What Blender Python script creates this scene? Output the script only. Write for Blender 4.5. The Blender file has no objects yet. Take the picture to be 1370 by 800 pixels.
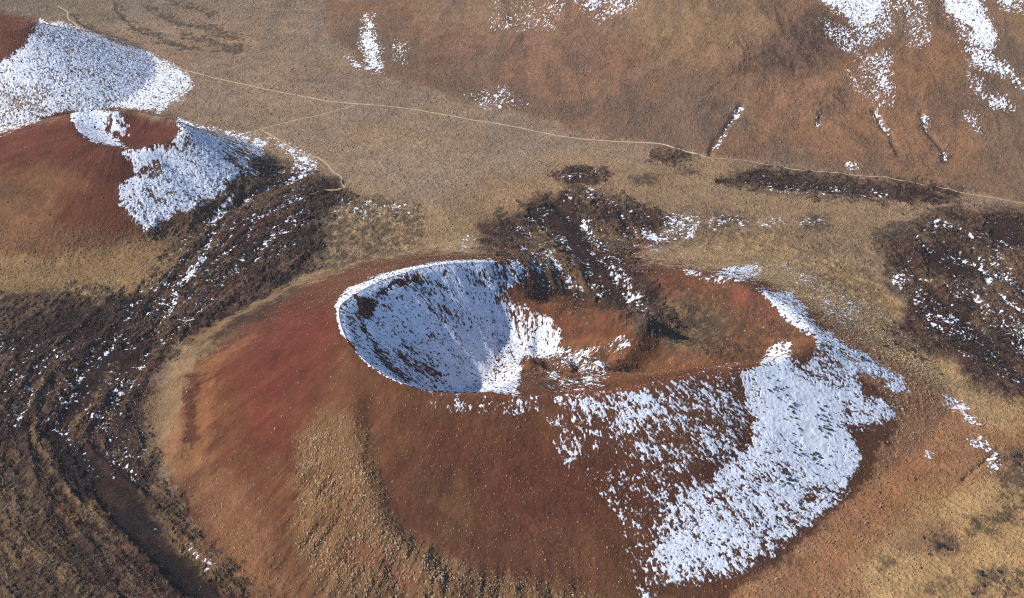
import bpy, math, time
import numpy as np
T0 = time.time()
HAZE = 1.8e-5
def log(*a): print('[%.1f]' % (time.time() - T0), *a, flush=True)
rng = np.random.default_rng(11)
F32 = np.float32
# ------------------------------------------------------------------ camera model (photo pixels 1370 x 800)
H = 800.0; PIT = math.radians(30); FP = 685 / math.tan(math.radians(18))
cP, sP = math.cos(PIT), math.sin(PIT)
def at(px, py, z=0.0):
    """point of the land seen at a photo pixel, given its height above the plain"""
    px = np.asarray(px, float); py = np.asarray(py, float); z = np.asarray(z, float)
    a = (px - 685) / FP; b = (400 - py) / FP
    dy = cP + b * sP; dz = -sP + b * cP
    t = (z - H) / dz
    return a * t, dy * t
def proj(x, y, z):
    d = y * cP - (z - H) * sP
    u = y * sP + (z - H) * cP
    return 685 + FP * x / d, 400 - FP * u / d
# ------------------------------------------------------------------ noise
_tab = rng.random((256, 256)).astype(F32)
def vn(x, y, s=0):
    x = x + s * 17.31 + 1000; y = y + s * 9.77 + 1000
    xi = np.floor(x).astype(np.int32); yi = np.floor(y).astype(np.int32)
    fx = (x - xi).astype(F32); fy = (y - yi).astype(F32)
    fx = fx * fx * (3 - 2 * fx); fy = fy * fy * (3 - 2 * fy)
    x0 = xi & 255; x1 = (xi + 1) & 255; y0 = yi & 255; y1 = (yi + 1) & 255
    a = _tab[y0, x0]; b = _tab[y0, x1]; c = _tab[y1, x0]; d = _tab[y1, x1]
    return (a + (b - a) * fx) * (1 - fy) + (c + (d - c) * fx) * fy
def fbm(x, y, o=4, s=0, g=0.5):
    r = 0; a = 1.0; t = 0
    c, n = math.cos(0.6), math.sin(0.6)
    for i in range(o):
        r = r + a * vn(x, y, s + i * 3); t += a; a *= g
        x, y = (x * c - y * n) * 2.03, (x * n + y * c) * 2.03
    return r / t
def ridge(x, y, o=3, s=0):
    r = 0; a = 1.0; t = 0
    for i in range(o):
        r = r + a * (1 - np.abs(2 * vn(x, y, s + i * 5) - 1)); t += a; a *= 0.5
        x, y = x * 2.1 + 3.1, y * 2.1 - 1.7
    return r / t
def sstep(a, b, x):
    t = np.clip((x - a) / (b - a), 0, 1); return t * t * (3 - 2 * t)
def smax(a, b, k):
    h = np.clip(0.5 + 0.5 * (a - b) / k, 0, 1)
    return b + (a - b) * h + k * h * (1 - h)
def srgb(r, g, b, k=1.0):
    f = lambda c: (c / 255 / 12.92) if c <= 10 else ((c / 255 + .055) / 1.055) ** 2.4
    return np.array([f(r), f(g), f(b)]) * k
# ------------------------------------------------------------------ land survey: soft-edged areas and lines, kept as maps
CX0, CY0, CS = -300, -160, 2.0
CW, CH = 986, 572
gx, gy = np.meshgrid(CX0 + CS * np.arange(CW), CY0 + CS * np.arange(CH))
def seg_dist(x, y, pts, closed):
    P = np.array(pts, float); n = len(P)
    d = np.full(x.shape, 1e9); inside = np.zeros(x.shape, bool)
    for i in range(n if closed else n - 1):
        ax, ay = P[i]; bx, by = P[(i + 1) % n]
        ex, ey = bx - ax, by - ay
        t = np.clip(((x - ax) * ex + (y - ay) * ey) / (ex * ex + ey * ey + 1e-9), 0, 1)
        d = np.minimum(d, np.hypot(x - ax - t * ex, y - ay - t * ey))
        if closed:
            c = ((ay > y) != (by > y)) & (x < (bx - ax) * (y - ay) / (by - ay + 1e-12) + ax)
            inside ^= c
    return np.where(inside, -d, d) if closed else d
def shape(pts, feather=4, width=None):
    """mask (crop slices, values) of a polygon, or of a line of the given width"""
    P = np.array(pts, float)
    m = feather + (width or 0) + 4
    i0 = max(0, int((P[:, 0].min() - m - CX0) / CS)); i1 = min(CW, int((P[:, 0].max() + m - CX0) / CS) + 2)
    j0 = max(0, int((P[:, 1].min() - m - CY0) / CS)); j1 = min(CH, int((P[:, 1].max() + m - CY0) / CS) + 2)
    sl = (slice(j0, j1), slice(i0, i1))
    d = seg_dist(gx[sl], gy[sl], pts, width is None)
    if width is not None: d = d - width / 2
    return sl, 1 - sstep(-feather, feather, d)
MAP = {k: np.zeros((CH, CW)) for k in ('snow', 'lava', 'tuft', 'dh', 'rough', 'gull', 'big')}
COL = np.zeros((CH, CW, 3)); SID = np.zeros((CH, CW), np.int16); LID = np.zeros((CH, CW), np.int16)
def put(ch, val, pts, feather=4, width=None, op=1.0, mode='set'):
    sl, m = shape(pts, feather, width)
    m = m * op
    if ch == 'col': COL[sl] = COL[sl] * (1 - m[..., None]) + val * m[..., None]
    elif mode == 'add': MAP[ch][sl] += val * m
    elif mode == 'max': MAP[ch][sl] = np.maximum(MAP[ch][sl], val * m)
    else: MAP[ch][sl] = MAP[ch][sl] * (1 - m) + val * m
def R(x0, y0, x1, y1): return [(x0, y0), (x1, y0), (x1, y1), (x0, y1)]

# ---- soil colours
COL[:] = srgb(152, 129, 108, 1.08)
MAP['tuft'][:] = 0.8
put('col', srgb(134, 118, 100, 1.15), [(-300,-160),(330,-160),(330,0),(230,20),(120,45),(60,35),(0,15),(-300,0)], 20)
put('col', srgb(163, 132, 104, 1.15), [(110,40),(330,30),(440,130),(430,160),(300,120),(180,70)], 25, op=.35)
for l in ([(152,0),(160,18),(182,38),(215,52),(240,62),(265,68)], [(190,10),(225,25),(262,33),(300,38)], [(245,48),(290,60),(325,68)], [(285,45),(320,52)],
          [(230,0),(260,10),(285,20)], [(100,22),(110,30),(130,42),(160,52)]):
    put('col', srgb(96, 84, 72, .9), l, 2.5, 6, op=1); put('dh', -1.5, l, 3, 3, mode='add')
put('col', srgb(122, 112, 100, 1.1), [(375,0),(390,5),(365,60),(330,100),(345,60)], 8, op=.5)
put('col', srgb(122, 112, 100, 1.1), [(420,0),(440,0),(430,40),(425,60)], 8, op=.5)
put('col', srgb(165, 138, 108, 1.15), [(330,180),(520,170),(700,230),(680,270),(560,280),(470,250),(380,210)], 30, op=.45)
# mountain slope in the back right
MT = [(400,-160),(425,-20),(440,40),(480,85),(560,118),(650,140),(760,170),(840,186),(900,198),(1000,214),(1150,234),(1280,254),(1370,272),(1670,330),(1670,-160)]
MK = .82
put('col', srgb(150, 113, 88, MK), MT, 10)
put('col', srgb(132, 104, 88, MK), [(490,40),(620,90),(760,140),(900,180),(880,200),(700,150),(560,115),(480,80)], 12, op=.7)
put('col', srgb(150, 112, 90, MK), [(600,40),(760,40),(900,110),(1000,160),(900,170),(760,140),(660,100)], 25, op=.6)
put('col', srgb(165, 133, 98, MK), [(820,20),(900,-20),(1040,-20),(1030,40),(960,90),(880,90)], 25, op=.7)
put('col', srgb(150, 126, 96, MK), [(520,-10),(700,-20),(730,20),(660,40),(560,25)], 14, op=.5)
put('col', srgb(112, 84, 72, MK), [(1010,60),(1090,10),(1130,30),(1150,60),(1080,100),(990,95)], 18, op=.7)
put('col', srgb(158, 118, 88, MK), [(960,120),(1120,110),(1240,160),(1300,230),(1150,220),(980,200)], 25, op=.65)
put('col', srgb(162, 120, 86, MK), [(1230,20),(1262,30),(1300,100),(1340,160),(1290,200),(1240,120)], 16, op=.7)
put('col', srgb(176, 130, 85, MK), [(1340,20),(1420,0),(1480,60),(1400,70)], 12, op=.7)
put('col', srgb(110, 88, 78, MK), [(1335,45),(1400,90),(1420,140),(1350,110)], 14, op=.6)
put('col', srgb(176, 142, 108, MK), [(890,0),(880,30),(860,70),(850,90)], 6, 6, op=.5)
put('col', srgb(118, 88, 68, MK), [(455,38),(480,42),(475,55),(450,50)], 6, op=.8)
for l in ([(948,140),(975,133),(985,136)], [(1000,120),(1030,100),(1045,75)], [(1065,105),(1085,85),(1120,70)], [(1110,140),(1128,125)],
          [(825,160),(855,148),(880,142)], [(812,185),(840,184)], [(938,65),(955,58)]):
    put('col', srgb(92, 74, 64, MK), l, 5, 5, op=.65)
for l in ([(993,140),(975,165),(958,185),(950,203)], [(1168,148),(1180,165),(1195,190),(1202,205)], [(1232,150),(1240,170),(1258,195),(1264,214)], [(1098,150),(1094,165)]):
    put('col', srgb(80, 66, 60, MK), l, 4, 4, op=.75); put('dh', -4, l, 5, 5, mode='add')
put('col', srgb(72, 60, 58, 1), [(1252,200),(1268,198),(1272,216),(1255,220)], 4, op=.8)
# golden grassland right of the middle
put('col', srgb(158, 131, 103, 1.0), [(600,250),(760,215),(900,215),(1100,235),(1370,285),(1500,300),(1500,330),(1250,300),(1220,360),(1280,440),(1370,540),(1370,900),(1000,900),(1100,700),(1180,560),(1000,400),(800,330),(640,340),(560,330)], 14)
put('col', srgb(164, 122, 82, 1.0), [(1000,900),(1100,740),(1200,620),(1300,540),(1600,540),(1600,900)], 20)
put('col', srgb(180, 149, 104, 1.0), [(890,325),(960,330),(1030,310),(1130,350),(1200,400),(1180,450),(1120,425),(1060,395),(1010,370),(930,350)], 12, op=.75)
put('col', srgb(180, 149, 104, 1.05), [(1150,450),(1220,470),(1290,490),(1330,540),(1370,545),(1360,580),(1290,545),(1220,510),(1160,490)], 12, op=.85)
put('col', srgb(150, 106, 72, 1.2), [(1060,395),(1110,430),(1180,470),(1260,520),(1320,560),(1310,620),(1240,640),(1190,680),(1130,760),(1080,860),(940,900),(960,800),(1100,700),(1160,640),(1190,560),(1140,500)], 14, op=.9)
put('col', srgb(184, 150, 104, 1.1), [(1160,760),(1190,710),(1250,680),(1290,655),(1370,625),(1500,600),(1500,900),(1150,900)], 14, op=.9)
put('col', srgb(132, 92, 66, 1.15), [(1205,700),(1260,690),(1290,740),(1240,745),(1190,730)], 10, op=.55)
for p in (R(1245,715,1275,738), R(1330,600,1400,700), R(1290,690,1330,716), R(1300,760,1345,800), R(1350,760,1400,800), R(1240,778,1275,795), R(1180,750,1200,765)):
    put('col', srgb(104, 82, 62, 1.1), p, 12, op=.4); put('rough', .5, p, 9, mode='max')
# scrub ground left of the middle
put('col', srgb(152, 127, 95, 1.15), [(380,235),(470,250),(560,270),(640,300),(640,345),(540,350),(420,375),(300,440),(0,420),(0,360),(180,330),(300,290)], 10)
put('rough', .55, [(700,476),(760,462),(840,455),(835,490),(780,520),(720,520)], 8, mode='max')
put('rough', .4, [(1010,60),(1090,10),(1130,30),(1150,60),(1080,100),(990,95)], 12, mode='max'); put('rough', .3, [(1095,120),(1135,110),(1130,150),(1080,165)], 8, mode='max')
put('rough', .3, [(735,400),(830,410),(850,440),(760,455)], 8, mode='max')
put('rough', .35, [(850,365),(960,372),(1010,390),(1080,440),(1060,470),(900,485),(820,505),(850,440)], 10, mode='max')
put('rough', .5, [(880,400),(940,400),(975,440),(940,470),(880,470)], 10, mode='max')
put('rough', .34, [(880,278),(1000,285),(1150,320),(1210,380),(1180,430),(1100,390),(1040,340),(880,330)], 20, mode='max')
put('rough', .55, [(400,250),(480,262),(565,272),(560,330),(440,365),(380,340)], 12, mode='max')
# ---- left and upper-left cones
LK = .86
put('col', srgb(134, 95, 66, LK), [(-200,200),(0,180),(90,150),(240,165),(340,200),(300,260),(230,310),(160,330),(60,350),(-60,350),(-200,320)], 8)
put('col', srgb(106, 58, 45, LK), [(20,175),(70,150),(150,142),(245,165),(250,185),(190,230),(170,262),(120,250),(60,215),(0,230),(-80,240),(-60,190)], 16, op=.9)
put('col', srgb(120, 66, 46, LK), [(70,250),(170,250),(190,300),(150,318),(80,300)], 14, op=.8)
put('col', srgb(100, 54, 44, LK), [(150,150),(243,165),(240,185),(190,198),(165,190)], 8, op=.7)
put('col', srgb(140, 112, 76, 1.15), [(-200,320),(60,345),(200,320),(260,300),(240,330),(140,375),(0,400),(-200,400)], 10)
put('col', srgb(126, 72, 54, LK), [(-200,-20),(20,20),(56,30),(48,60),(20,82),(-60,100),(-200,120)], 6)
# ---- main cone
MC = [(205,560),(215,500),(260,455),(330,405),(400,378),(470,352),(560,336),(700,340),(860,350),(1000,365),(1060,400),(1110,450),(1150,500),(1200,560),(1160,650),(1090,715),(1000,785),(900,860),(600,900),(420,860),(330,790),(260,700),(220,630)]
K = .88
put('col', srgb(122, 78, 52, K*.85), MC, 5)
put('col', srgb(122, 66, 48, K*.78), [(395,395),(440,400),(460,450),(440,500),(420,560),(390,620),(340,600),(330,540),(290,520),(300,460)], 22, op=.95)
put('col', srgb(128, 72, 54, K*.8), [(250,620),(300,600),(360,640),(340,700),(280,690)], 20, op=.5)
put('col', srgb(128, 60, 46, K*.76), [(380,420),(425,405),(435,450),(390,490),(365,550),(345,600),(325,590),(345,500)], 24, op=.5)
put('col', srgb(142, 114, 84, .9), [(190,600),(185,540),(205,510),(240,470),(300,430),(400,380),(405,385),(330,430),(290,460),(262,490),(250,520),(245,560),(255,600),(232,640)], 5)
put('col', srgb(140, 94, 62, 1.0), [(215,600),(245,560),(262,500),(330,440),(345,450),(290,500),(290,560),(270,620),(240,650)], 8, op=.7)
for p in ([(250,528),(262,505),(276,495),(270,530),(262,560),(268,590),(250,610),(244,590),(252,560)], [(278,478),(330,440),(336,444),(300,472)]):
    put('col', srgb(84, 48, 36, 1.2), p, 3, op=.9); put('tuft', 0.03, p, 3)  # bare scarp ledges, their shade painted into the dark brown
put('col', srgb(136, 96, 66, .95), [(260,600),(330,650),(380,760),(420,860),(330,860),(280,720),(240,660)], 22, op=.8)
put('col', srgb(124, 92, 60, .95), [(405,580),(440,540),(500,580),(500,640),(530,700),(600,745),(720,790),(900,800),(900,870),(500,870),(420,800),(390,720)], 16, op=.9)
put('col', srgb(116, 66, 48, .95), [(480,720),(540,760),(600,770),(560,790),(460,750)], 14, op=.5)
put('col', srgb(96, 56, 38, K), [(500,560),(520,600),(510,640),(540,690),(590,735),(620,745),(600,700),(550,650),(535,590)], 10, op=.6)
put('col', srgb(116, 62, 44, K*.85), [(560,560),(700,590),(900,620),(960,640),(840,700),(700,700),(600,620)], 35, op=.6)
put('col', srgb(114, 84, 52, K), [(560,660),(620,640),(640,700),(600,730)], 20, op=.4)
put('col', srgb(134, 82, 56, .95), [(560,524),(700,530),(820,518),(900,500),(960,488),(1040,482),(1000,500),(900,515),(800,535),(640,535)], 4, op=.8)
put('col', srgb(98, 52, 38, K), [(1005,540),(1000,600),(950,640),(930,640),(985,580),(990,550)], 6, op=.7)
# inner right basin
put('col', srgb(140, 95, 64, .85), [(800,510),(860,455),(850,375),(900,362),(960,372),(1010,388),(1060,420),(1095,460),(1040,480),(960,486),(870,500)], 8)
put('col', srgb(126, 74, 50, .9), [(845,365),(920,362),(935,380),(900,400),(860,400)], 8, op=.8)
put('col', srgb(150, 86, 60, .95), [(975,385),(1010,388),(1040,410),(1020,425),(980,410)], 10, op=.8)
put('col', srgb(122, 100, 72, 1.1), [(880,400),(940,400),(975,440),(940,470),(900,470),(870,440)], 12, op=.75)
put('col', srgb(126, 78, 52, .85), [(735,415),(690,398),(740,392),(800,402),(850,430),(830,450),(790,462),(740,440)], 6)
put('col', srgb(125, 84, 58, 1.1), [(690,480),(740,460),(830,450),(830,490),(780,515),(700,520)], 6)
put('col', srgb(145, 88, 58, .95), [(800,505),(850,455),(880,450),(880,470),(830,500)], 5, op=.8)
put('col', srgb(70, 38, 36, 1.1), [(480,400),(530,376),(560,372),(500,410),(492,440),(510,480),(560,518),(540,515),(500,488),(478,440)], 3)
# tussock densities
put('tuft', .3, MC, 8)
put('tuft', .1, [(395,395),(440,400),(445,500),(400,560),(390,620),(350,600),(330,540),(290,500),(300,460)], 20)
put('tuft', .75, [(195,600),(190,540),(240,470),(300,430),(310,440),(262,490),(245,560),(250,610),(232,640)], 6)
put('tuft', 1.5, [(400,590),(440,530),(500,580),(500,640),(530,700),(600,745),(720,785),(800,790),(800,870),(500,870),(420,800),(390,720)], 14)
put('tuft', .9, [(260,640),(330,650),(380,740),(420,870),(330,860),(280,720)], 18)
put('tuft', .5, [(840,365),(1000,385),(1095,460),(960,486),(800,510)], 8)
put('tuft', .2, [(-80,170),(250,165),(240,200),(190,240),(160,300),(-80,300)], 14)
put('big', 1, [(395,600),(440,560),(480,600),(500,680),(560,740),(640,760),(760,800),(760,870),(480,870),(400,740)], 12)
put('gull', 1, [(370,620),(470,640),(520,710),(640,750),(760,790),(760,880),(380,880),(340,760)], 20)
put('gull', .6, [(235,540),(330,440),(300,520),(330,600),(250,680),(215,600)], 10, mode='max')
# ---- lava
def lava(i, pts, feather=8, v=1.0):
    put('lava', v, pts, feather * 3.6, mode='max')
    sl, m = shape(pts, feather * 3.6); LID[sl] = np.where(m > .03, i, LID[sl])
lava(1, [(-300,400),(0,408),(60,392),(140,402),(200,392),(240,350),(215,315),(262,285),(310,235),(350,215),(400,225),(445,240),(470,262),(430,290),(440,310),(415,365),(330,400),(250,450),(205,500),(188,545),(190,610),(250,700),(320,790),(360,900),(-300,900)], 10)
lava(2, [(640,300),(690,285),(720,262),(770,252),(800,262),(850,272),(900,290),(880,320),(850,330),(850,360),(880,400),(900,430),(870,450),(830,425),(800,405),(740,395),(700,380),(690,350),(640,330)], 7)
lava(3, [(1180,330),(1240,285),(1330,280),(1500,285),(1500,640),(1400,560),(1340,520),(1290,490),(1230,465),(1205,440),(1215,400),(1190,365)], 10)
lava(4, [(960,240),(1010,229),(1090,233),(1180,243),(1280,256),(1260,268),(1170,268),(1080,258),(1010,252)], 5)
lava(5, [(735,235),(770,222),(812,226),(806,240),(770,247)], 5)
lava(6, [(868,205),(905,202),(925,210),(900,218),(875,214)], 4)
for p in (R(1070,290,1110,305), R(960,285,1000,300), R(1165,305,1210,325), R(850,236,880,246), R(905,222,930,232)):
    put('rough', .5, p, 6, mode='max'); put('col', srgb(104, 84, 66), p, 7, op=.6)
put('lava', 0, [(240,470),(300,430),(350,402),(400,380),(450,362)], 6, 12)
LV = MAP['lava'].copy()
veg = srgb(122, 92, 66, 1.2)
sl = sstep(.2, .7, LV)[..., None]
COL[:] = COL * (1 - sl) + srgb(82, 55, 45, 1.0) * sl
def lcol(c, pts, feather=6, op=.85, width=None): put('col', c, pts, feather, width, op)
dk = srgb(60, 40, 38, 1.0); dk2 = srgb(44, 34, 34, 1.0); tanv = srgb(138, 108, 74, 1.25)
lcol(dk, [(275,425),(340,390),(400,358),(405,385),(350,425),(290,455),(250,470),(240,450)])
lcol(dk, [(310,320),(420,310),(400,340),(350,355),(300,345)], 8, .6)
lcol(dk, [(0,395),(60,385),(55,400),(0,412)])
lcol(dk2, [(0,470),(30,430),(110,405),(210,395),(190,440),(120,450),(50,470)], 12, .7)
lcol(dk, [(120,470),(170,440),(195,450),(190,500),(130,540),(90,560),(80,600),(110,660),(80,630),(60,580),(80,520)], 6)
lcol(dk, [(85,600),(130,590),(170,640),(220,690),(250,740),(300,800),(240,800),(200,770),(160,720),(110,665)], 8)
lcol(dk, [(20,440),(60,450),(90,490),(60,500),(20,480)], 8, .6)
lcol(dk2, [(0,540),(30,560),(60,650),(130,720),(140,800),(60,800),(30,700),(0,620)], 14, .5)
lcol(dk2, [(200,510),(190,560),(200,640),(150,600),(150,540)], 10, .6)
for p in ([(70,590),(110,585),(135,640),(120,668),(85,650)], [(150,680),(190,672),(228,700),(215,722),(170,715)], [(205,728),(250,735),(285,770),(300,830),(240,830)]):
    lcol(dk2, p, 5, .9); put('tuft', .1, p, 6)
lcol(tanv, [(0,600),(30,640),(60,700),(110,760),(110,860),(0,860)], 16, .45)
lcol(tanv, [(62,500),(48,545),(50,590),(70,630),(100,665),(135,690)], 4, .85, 9)
lcol(tanv, [(150,490),(115,545),(100,575)], 4, .6, 7)
lcol(srgb(140, 96, 58, 1.2), [(70,655),(110,690),(100,720),(80,690)], 6, .6)
lcol(tanv, [(160,330),(260,300),(250,350),(160,385)], 10, .5)
lcol(tanv, [(200,640),(250,700),(330,790),(300,800),(230,730),(190,670)], 8, .5)
lcol(dk, [(700,275),(760,258),(790,300),(830,345),(840,395),(810,400),(770,340),(740,310)], 7, .75)
lcol(dk, [(800,280),(850,285),(860,310),(820,320)], 7, .7)
lcol(dk, [(695,320),(740,330),(735,345),(690,335)], 6, .6)
lcol(tanv, [(790,300),(820,295),(830,320),(800,330)], 7, .8)
lcol(tanv, [(700,300),(735,310),(770,360),(790,390),(760,380),(720,340)], 8, .6)
lcol(srgb(132, 84, 58, 1.1), [(835,325),(850,300),(870,330),(860,350)], 7, .7)
for p in (R(1240,330,1310,370), R(1210,380,1250,440), R(1250,400,1370,470), R(1320,285,1370,330), R(1290,460,1400,520), R(1190,345,1215,365)):
    lcol(dk, p, 14, .75)
lcol(srgb(110, 62, 46, 1.1), R(1330,400,1370,440), 12, .5)
lcol(tanv, R(1300,395,1335,430), 10, .45); lcol(tanv, R(1220,360,1260,385), 10, .35); lcol(tanv, [(1300,320),(1370,345),(1370,375),(1290,350)], 8, .5)
lcol(dk, [(965,240),(1020,235),(1120,243),(1220,255),(1180,266),(1050,256)], 5, .8)
lcol(dk, [(740,236),(800,226),(806,238)], 4, .6)
put('col', srgb(146, 118, 86, .95), [(225,500),(255,462),(300,430),(350,402),(400,378),(460,358)], 4, 9, .85)
m = LV
MAP['tuft'] = MAP['tuft'] * (1 - m) + .7 * m
for p in ([(275,425),(400,358),(405,385),(350,425),(250,470)], [(120,470),(195,450),(190,500),(90,560),(80,600),(110,660),(60,580)], [(85,600),(130,590),(220,690),(300,800),(240,800),(160,720)],
          [(700,275),(760,258),(840,395),(810,400)], R(1240,330,1310,370), R(1320,285,1370,330)):
    put('tuft', .06, p, 8)
put('tuft', 1.0, [(0,560),(40,600),(120,720),(240,800),(240,900),(-100,900),(-100,500)], 20, op=.7)
# flow channels and levees
for l, w, d in (([(230,400),(200,470),(120,520),(85,575),(95,630),(160,690),(230,750),(300,830)], 18, -2), ([(150,440),(70,500),(30,570),(50,650),(120,730),(170,820)], 10, 3),
                ([(62,490),(48,545),(50,590),(70,630),(100,665),(135,690),(190,740),(240,800)], 8, 3), ([(170,500),(130,545),(112,590),(150,630),(210,680),(280,750),(330,800)], 8, 3),
                ([(400,350),(330,385),(270,420),(215,470),(180,530)], 7, 3), ([(330,260),(290,310),(245,360),(195,420)], 9, -3),
                ([(740,262),(770,300),(810,350),(850,410)], 12, -4), ([(690,290),(740,330),(790,385)], 6, 3), ([(1210,350),(1270,410),(1330,470),(1400,530)], 8, -3), ([(1180,380),(1240,440),(1300,480)], 6, 3),
                ([(1020,330),(1080,350),(1130,385)], 3, -2), ([(1040,320),(1110,345),(1150,375)], 3, -2), ([(1290,640),(1335,600)], 4, -3)):
    put('dh', d, l, 6, w, mode='add')
# ---- snow cover
def snow(i, v, pts, feather=5, width=None, mode='max'):
    put('snow', v, pts, feather, width, mode=mode)
    if i:
        sl, m = shape(pts, feather, width); SID[sl] = np.where(m > .02, i, SID[sl])
def bare(v, pts, feather=3, width=None): put('snow', v, pts, feather, width, mode='set')
# the id areas first, wide
for i, p in ((1, [(-300,-160),(60,-160),(270,95),(270,135),(200,158),(90,146),(0,180),(-300,200)]),
             (2, [(-300,190),(90,143),(250,155),(345,180),(365,215),(330,260),(300,330),(100,340),(-300,340)]),
             (3, [(345,170),(460,205),(460,260),(400,330),(330,400),(200,480),(150,900),(-300,900),(-300,345),(230,330),(310,290),(335,235),(365,215)]),
             (4, [(430,400),(480,360),(600,340),(715,344),(700,380),(850,400),(870,450),(800,500),(700,531),(550,526),(490,500)]),
             (5, [(560,534),(700,532),(860,508),(1010,486),(1060,440),(1120,430),(1240,510),(1240,900),(400,900),(400,560)]),
             (6, [(700,344),(640,280),(760,240),(960,255),(1060,300),(1150,330),(1100,430),(1010,384),(900,362),(870,450),(850,400),(700,378)]),
             (7, [(1140,290),(1400,270),(1670,300),(1670,900),(1240,900),(1240,500),(1130,430)]),
             (8, [(440,-160),(1670,-160),(1670,290),(1280,262),(900,240),(560,200),(440,100)])):
    sl, m = shape(p, 1); SID[sl] = np.where(m > .4, i, SID[sl])
S = lambda v, p, f=5, w=None: snow(0, v, p, f, w)
S2 = lambda v, p, f, w: snow(0, v * 1.0, p, f * 1.6, w * 1.05)
S(.82, [(-300,150),(-60,120),(0,85),(30,62),(55,26),(95,34),(200,70),(240,90),(258,110),(246,132),(205,155),(90,160),(0,175)], 4)
bare(.55, R(-100,120,60,175), 18)
bare(0, [(-300,225),(-60,205),(0,186),(60,158),(95,148),(150,143.5),(200,147),(248,162),(300,182),(345,200),(345,260),(0,345),(-300,345)], 1.5)
S(1.0, [(95,152),(125,147),(150,158),(140,172),(150,180),(168,196),(130,190),(104,178)], 4)
S(.9, [(100,146),(158,148),(168,165),(150,160)], 3)
S(.6, [(145,155),(170,165),(172,185),(150,175)], 4)
S(.8, [(238,160),(285,172),(300,200),(320,232),(312,252),(285,275),(240,285),(208,308),(195,312),(180,292),(160,272),(162,248),(180,236),(178,222),(165,205),(200,200),(232,190),(244,178)], 5)
S(.62, [(270,168),(330,180),(355,192),(350,212),(325,222),(300,200)], 5)
S(.45, [(355,185),(390,195),(430,215),(425,232),(395,250),(380,240),(400,215)], 5)
bare(.35, [(180,218),(215,215),(218,238),(185,240)], 6); bare(.25, [(300,200),(330,200),(335,212),(305,212)], 4)
# crater
S(.8, [(450,408),(465,388),(520,368),(600,351),(660,350),(665,380),(690,430),(700,480),(690,526),(600,524),(560,519),(500,488),(462,455)], 3)
S(.55, [(600,350),(720,352),(725,366),(690,378),(675,396),(735,418),(750,458),(735,478),(700,482),(660,470)], 6)
S(.9, [(450,408),(468,386),(520,367),(600,351),(660,351)], 2, 6)
S(1, [(450,410),(458,445),(490,480),(530,508),(575,522)], 2, 7)
bare(.12, [(560,372),(530,380),(505,396),(482,404),(480,425),(492,450),(510,478),(545,510)], 4, 7)
bare(.1, [(475,398),(500,396),(504,412),(490,430),(478,420)], 3); bare(.5, [(462,420),(476,428),(486,460),(474,458)], 3)
bare(.45, [(540,370),(600,385),(640,400)], 5, 6); bare(.3, [(565,446),(582,444),(584,450),(568,450)], 2); bare(.45, [(520,470),(560,500),(600,515),(580,480),(540,455)], 8)
bare(.0, [(685,396),(740,390),(800,400),(855,432),(850,448),(800,462),(760,452),(738,428),(705,412)], 4)
S(.36, [(738,462),(770,470),(800,465),(830,450),(840,460),(800,480),(740,482)], 5)
S(.3, R(735,478,812,520), 8); bare(0, [(700,482),(722,474),(732,492),(728,518),(700,520)], 4); bare(0, R(745,490,775,508), 6)
# right flank
S(.42, [(745,536),(850,520),(940,498),(985,488),(990,520),(960,545),(890,560),(850,585),(800,560)], 8)
S(.4, [(880,560),(960,520),(1000,540),(995,585),(940,620),(900,640),(860,610),(840,600)], 10)
S(.1, [(735,560),(990,540),(960,640),(900,720),(870,810),(850,780),(830,690),(780,620)], 34)
S(.26, [(740,590),(770,585),(790,605),(760,625)], 8); S(.3, [(880,640),(900,640),(880,760),(865,770)], 12)
S(1.3, [(1008,500),(1050,493),(1100,512),(1122,550),(1128,610),(1100,618),(1050,590),(1018,545)], 12)
S(.18, [(560,530),(720,532),(720,550),(600,550)], 8)
S(1.0, [(990,497),(1010,490),(1045,482),(1100,505),(1128,540),(1135,580),(1152,612),(1130,655),(1060,650),(1010,610),(1000,565)], 5)
S(.66, [(1000,590),(1060,640),(1135,655),(1080,705),(1000,762),(930,780),(890,780),(872,740),(880,690),(930,650)], 10)
S(.66, [(1010,490),(1030,465),(1060,455),(1072,480),(1098,462),(1125,466),(1165,495),(1150,520),(1140,545),(1100,530)], 5)
S(.62, [(1130,530),(1195,540),(1205,555),(1165,572),(1130,570)], 7)
S(.75, [(1015,385),(1035,392),(1062,390),(1075,412),(1090,435),(1110,448),(1080,452),(1055,430)], 5)
S(.78, [(1075,440),(1110,445),(1150,470),(1210,508),(1218,522),(1195,525),(1150,495),(1100,462)], 5)
bare(0, [(1058,452),(1094,462),(1082,486),(1070,482),(1062,470)], 3); bare(.03, [(1142,500),(1190,506),(1185,524),(1150,522)], 4)
bare(.12, [(1003,545),(1003,585),(975,615),(930,640)], 7, 7)
bare(.04, [(1003,560),(1000,592),(960,625),(900,645),(850,665)], 5, 9)
bare(.0, [(1165,640),(1100,700),(1020,762),(960,788),(900,800),(900,900),(1200,900)], 5)
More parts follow.
